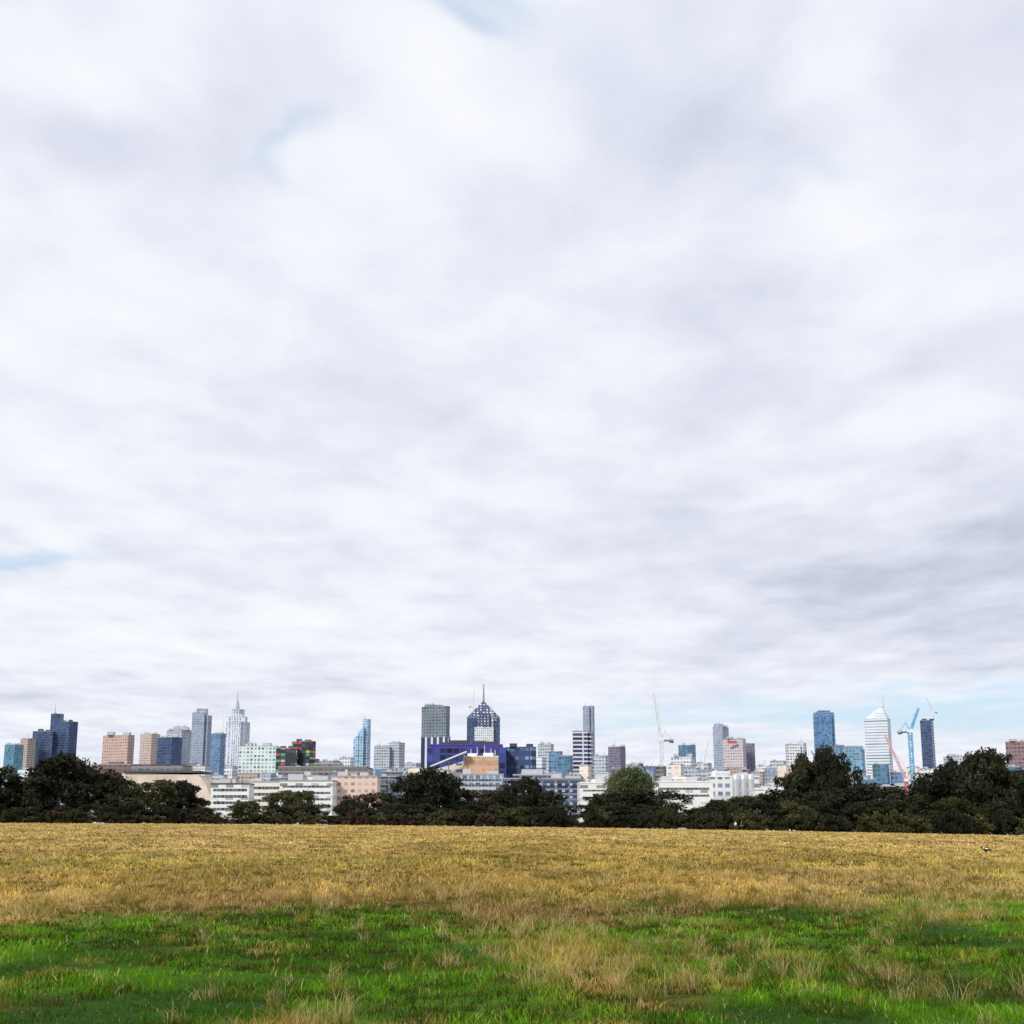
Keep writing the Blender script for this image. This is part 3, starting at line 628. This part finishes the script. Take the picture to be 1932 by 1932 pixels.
def person(px,D,label,tag,shirtc,trouc,hairc,ph,face):
    Xp,_=at(px,1560,D); z=zgf(Xp,D)
    R=root('person',label,'person',(Xp,D,z)); R.rotation_euler=(0,0,face)
    s=ph
    V=[(0,0,0.95),(0,0,1.12),(0,-.01,1.34),(0,-.01,1.47),(0,-.02,1.56),(0,-.03,1.66),(0,-.02,1.74)]
    E=[(0,1),(1,2),(2,3),(3,4),(4,5),(5,6)]; Rd=[(.15,.11),(.135,.10),(.16,.11),.055,(.065,.07),(.078,.09),.05]
    for sd in (-1,1):
        f=sd*s
        i=len(V); V+=[(sd*.10,0,.88),(sd*.10,-.14*f-.03,.50),(sd*.10,-.22*f+.05,.10),(sd*.11,-.22*f-.12,.04)]
        E+=[(0,i),(i,i+1),(i+1,i+2),(i+2,i+3)]; Rd+=[.09,.058,.04,.035]
        i=len(V); V+=[(sd*.19,0,1.41),(sd*.24,.10*f,1.13),(sd*.25,-.02+.16*f,.88),(sd*.25,-.03+.17*f,.80)]
        E+=[(2,i),(i,i+1),(i+1,i+2),(i+2,i+3)]; Rd+=[.055,.042,.028,.03]
        hw=i+3; hx,hy,hz=V[hw]
        for k in range(4):
            j=len(V); V+=[(hx,hy-.03+.02*k,hz-.05),(hx-sd*.012,hy-.03+.02*k,hz-.085+.006*abs(k-1.5))]; E+=[(hw,j),(j,j+1)]; Rd+=[.009,.007]
        j=len(V); V+=[(hx-sd*.01,hy-.05,hz-.01),(hx-sd*.02,hy-.065,hz-.04)]; E+=[(hw,j),(j,j+1)]; Rd+=[.01,.008]
    j=len(V); V+=[(0,-.125,1.645)]; E+=[(5,j)]; Rd+=[.012]
    skin('body',V,E,Rd,[SKINM],R,1)
    V=[(0,0,0.90),(0,0,1.12),(0,-.01,1.34),(0,-.01,1.45)];E=[(0,1),(1,2),(2,3)];Rd=[(.175,.14),(.16,.125),(.185,.135),.085]
    for sd in (-1,1):
        f=sd*s; i=len(V); V+=[(sd*.20,0,1.41),(sd*.245,.10*f,1.13),(sd*.255,-.01+.15*f,.93)]; E+=[(2,i),(i,i+1),(i+1,i+2)]; Rd+=[.075,.06,.048]
    skin('jacket',V,E,Rd,[plain(tag+'_jacket_cloth',shirtc,0.8)],R,1)
    V=[(0,0,0.95)];E=[];Rd=[(.16,.125)]
    for sd in (-1,1):
        f=sd*s; i=len(V); V+=[(sd*.10,0,.86),(sd*.10,-.14*f-.03,.50),(sd*.10,-.22*f+.05,.13)]; E+=[(0,i),(i,i+1),(i+1,i+2)]; Rd+=[.11,.078,.065]
    skin('trousers',V,E,Rd,[plain(tag+'_trouser_cloth',trouc,0.8)],R,1)
    skin('hair',[(0,.02,1.60),(0,.02,1.70),(0,-.01,1.765)],[(0,1),(1,2)],[(.07,.06),(.09,.08),.055],[plain(tag+'_hair',hairc,0.6)],R,1)
    for sd in (-1,1):
        f=sd*s; skin('shoe',[(sd*.10,-.22*f+.07,.05),(sd*.105,-.22*f-.06,.045),(sd*.11,-.22*f-.15,.035)],[(0,1),(1,2)],[.05,.05,.04],[DKM],R,1)
person(1388,281,'person walking in a white jacket and dark trousers','white',(0.80,0.80,0.80),(0.03,0.03,0.05),(0.03,0.02,0.015),1,0.4)
person(1399,282,'person walking in a dark red jacket and dark trousers','red',(0.12,0.03,0.035),(0.02,0.02,0.03),(0.02,0.015,0.01),-1,0.5)
Db=66; Xb,_=at(1860,1612,Db); R=root('magpie','black and white magpie standing on the dry grass','bird',(Xb,Db,zgf(Xb,Db)+0.06)); R.rotation_euler=(0,0,-1.3); R.scale=(1.35,)*3
V=[(0,0,.16),(0,.09,.16),(0,.17,.145),(0,.28,.12),(0,-.07,.19),(0,-.11,.235),(0,-.135,.265),(0,-.165,.262),(0,-.21,.25)]
E=[(0,1),(1,2),(2,3),(0,4),(4,5),(5,6),(6,7),(7,8)]; Rd=[(.06,.06),(.05,.045),(.03,.022),(.028,.008),(.05,.05),.032,.03,.016,.004]
for sd in (-1,1):
    i=len(V); V+=[(sd*.025,.02,.11),(sd*.027,.035,.06),(sd*.027,.01,.004),(sd*.027,-.03,.002)]; E+=[(0,i),(i,i+1),(i+1,i+2),(i+2,i+3)]; Rd+=[.018,.007,.006,.005]
bk=plain('black_feathers',(0.012,0.012,0.015),0.5); wf=plain('white_feathers',(0.75,0.75,0.73),0.6)
body=skin('body',V,E,Rd,[bk,wf],R,2)
for p in body.data.polygons:
    c=p.center
    if (c.z>0.17 and 0.0<c.y<0.13) or (-0.115<c.y<-0.06 and c.z>0.20) : p.material_index=1
for sd in (-1,1):
    w=skin('wing',[(sd*.05,-.05,.185),(sd*.058,.04,.175),(sd*.045,.14,.15),(sd*.03,.22,.13)],[(0,1),(1,2),(2,3)],[(.015,.03),(.018,.042),(.012,.03),(.006,.012)],[bk,wf],R,1)
    for p in w.data.polygons:
        if p.center.z>0.185: p.material_index=1
# ---------------------------------------------------------------- sky and light
W=bpy.data.worlds.new('World'); scene.world=W; W.use_nodes=True; nt=W.node_tree; nt.nodes.clear()
SUN_EL=math.radians(34); SUN_AZ=math.radians(-148)   # behind-left of the viewer
sky=nt.nodes.new('ShaderNodeTexSky'); sky.sky_type='NISHITA'; sky.sun_disc=False; sky.sun_elevation=SUN_EL; sky.sun_rotation=SUN_AZ
skc=nt.nodes.new('ShaderNodeVectorMath'); skc.operation='SCALE'; skc.inputs[3].default_value=0.12; nt.links.new(sky.outputs[0],skc.inputs[0])
tc=nt.nodes.new('ShaderNodeTexCoord'); sp=nt.nodes.new('ShaderNodeSeparateXYZ'); nt.links.new(tc.outputs['Generated'],sp.inputs[0])
dx,dy,dz=sp.outputs
zc=mth(nt,'ADD',mth(nt,'MAXIMUM',dz,0.0),0.06)
cb=nt.nodes.new('ShaderNodeCombineXYZ'); nt.links.new(mth(nt,'DIVIDE',dx,zc),cb.inputs[0]); nt.links.new(mth(nt,'MULTIPLY',mth(nt,'DIVIDE',dy,zc),0.66),cb.inputs[1])
P=cb.outputs[0]
nA=noise(nt,P,1.7,6,0.52,0.0); nB=noise(nt,P,4.2,5,0.56,0.2)
az=mth(nt,'ARCTAN2',dx,dy); el=mth(nt,'ARCSINE',dz)
wn=noise(nt,P,2.2,3,0.55)
wv=nt.nodes.new('ShaderNodeVectorMath'); wv.operation='SUBTRACT'; nt.links.new(wn.outputs['Color'],wv.inputs[0]); wv.inputs[1].default_value=(0.5,0.5,0.5)
wel=mth(nt,'MULTIPLY',mth(nt,'ADD',mth(nt,'MAXIMUM',el,0.0),0.05),0.42)
wsc=nt.nodes.new('ShaderNodeCombineXYZ'); wsc.inputs[0].default_value=0.22; nt.links.new(wel,wsc.inputs[1])
ae=nt.nodes.new('ShaderNodeCombineXYZ'); nt.links.new(az,ae.inputs[0]); nt.links.new(el,ae.inputs[1])
AE=nt.nodes.new('ShaderNodeVectorMath'); AE.operation='MULTIPLY_ADD'; nt.links.new(wv.outputs[0],AE.inputs[0]); nt.links.new(wsc.outputs[0],AE.inputs[1]); nt.links.new(ae.outputs[0],AE.inputs[2])
def blobs(lst,start):
    tot=start
    for (px,py,sx,sy,w) in lst:
        d=Vector(ray(px,py)).normalized(); a0=math.atan2(d.x,d.y); e0=math.asin(d.z)
        v=nt.nodes.new('ShaderNodeVectorMath'); v.operation='MULTIPLY_ADD'; nt.links.new(AE.outputs[0],v.inputs[0]); v.inputs[1].default_value=(F/sx,F/sy,0); v.inputs[2].default_value=(-a0*F/sx,-e0*F/sy,0)
        dt=nt.nodes.new('ShaderNodeVectorMath'); dt.operation='DOT_PRODUCT'; nt.links.new(v.outputs[0],dt.inputs[0]); nt.links.new(v.outputs[0],dt.inputs[1])
        tot=mth(nt,'MULTIPLY_ADD',mth(nt,'POWER',0.3679,dt.outputs['Value']),w,tot)
    return tot
val=mth(nt,'MULTIPLY_ADD',mth(nt,'SUBTRACT',nA.outputs[0],0.5),0.66,0.73)
val=mth(nt,'MULTIPLY_ADD',mth(nt,'SUBTRACT',nB.outputs[0],0.5),0.54,val)
val=blobs([(130,60,260,120,.18),(270,240,260,80,-.20),(800,230,180,150,.14),(540,340,160,80,.14),(1280,170,240,130,-.16),(1570,130,150,70,.14),(1580,340,140,60,.14),
 (1850,150,200,120,-.08),(950,600,180,60,.08),(1250,590,250,70,-.10),(1700,700,330,60,-.14),(60,640,160,60,.08),(1440,945,110,28,.12),(400,1010,480,28,.08),
 (1900,1060,420,130,-.30),(1600,1130,420,90,-.12),(1300,1010,320,70,-.06),(450,1190,520,55,.10),(1850,1230,260,35,-.08),(300,1310,420,22,-.16),(1900,860,250,50,-.08),(1000,1330,900,40,.06),(700,720,500,200,-.04)],val)
B=blobs([(800,22,170,40,.70),(855,84,70,18,.42),(545,275,60,18,.38),(20,1062,150,18,.65),(1850,1338,480,38,.80),(1300,1366,420,18,.40),(1500,300,160,20,.20),(1150,110,260,90,.14)],0.0)
cl=ramp(nt,val,[(0.0,(0.38,0.42,0.53)),(0.35,(0.55,0.59,0.71)),(0.58,(0.73,0.76,0.87)),(0.78,(0.86,0.885,0.955)),(1.0,(0.96,0.97,0.995))])
bl=mixc(nt,0.65,skc.outputs[0],(0.54,0.75,0.98))
mixed=mixc(nt,mth(nt,'MULTIPLY',B,1.0,clamp=True),cl,bl)
bg=nt.nodes.new('ShaderNodeBackground'); nt.links.new(mixed,bg.inputs[0]); bg.inputs[1].default_value=1.02
wo=nt.nodes.new('ShaderNodeOutputWorld'); nt.links.new(bg.outputs[0],wo.inputs[0])
W.cycles.sampling_method='MANUAL'; W.cycles.sample_map_resolution=512
sl=bpy.data.lights.new('sun','SUN'); sl.energy=2.5; sl.angle=math.radians(10); sl.color=(1,0.94,0.85)
so=bpy.data.objects.new('sun',sl); link(so)
sd=Vector((math.sin(SUN_AZ)*math.cos(SUN_EL),math.cos(SUN_AZ)*math.cos(SUN_EL),math.sin(SUN_EL)))
so.rotation_euler=sd.to_track_quat('Z','Y').to_euler()
# ---------------------------------------------------------------- camera
cd=bpy.data.cameras.new('camera'); cd.sensor_width=24; cd.sensor_height=24; cd.sensor_fit='HORIZONTAL'; cd.lens=24*F/1932; cd.clip_start=0.1; cd.clip_end=30000
co=bpy.data.objects.new('camera',cd); link(co); co.location=(0,0,EYE); co.rotation_euler=(math.pi/2+PITCH,0,0)
scene.camera=co
scene.view_settings.view_transform='Standard'; scene.view_settings.look='None'; scene.view_settings.exposure=0
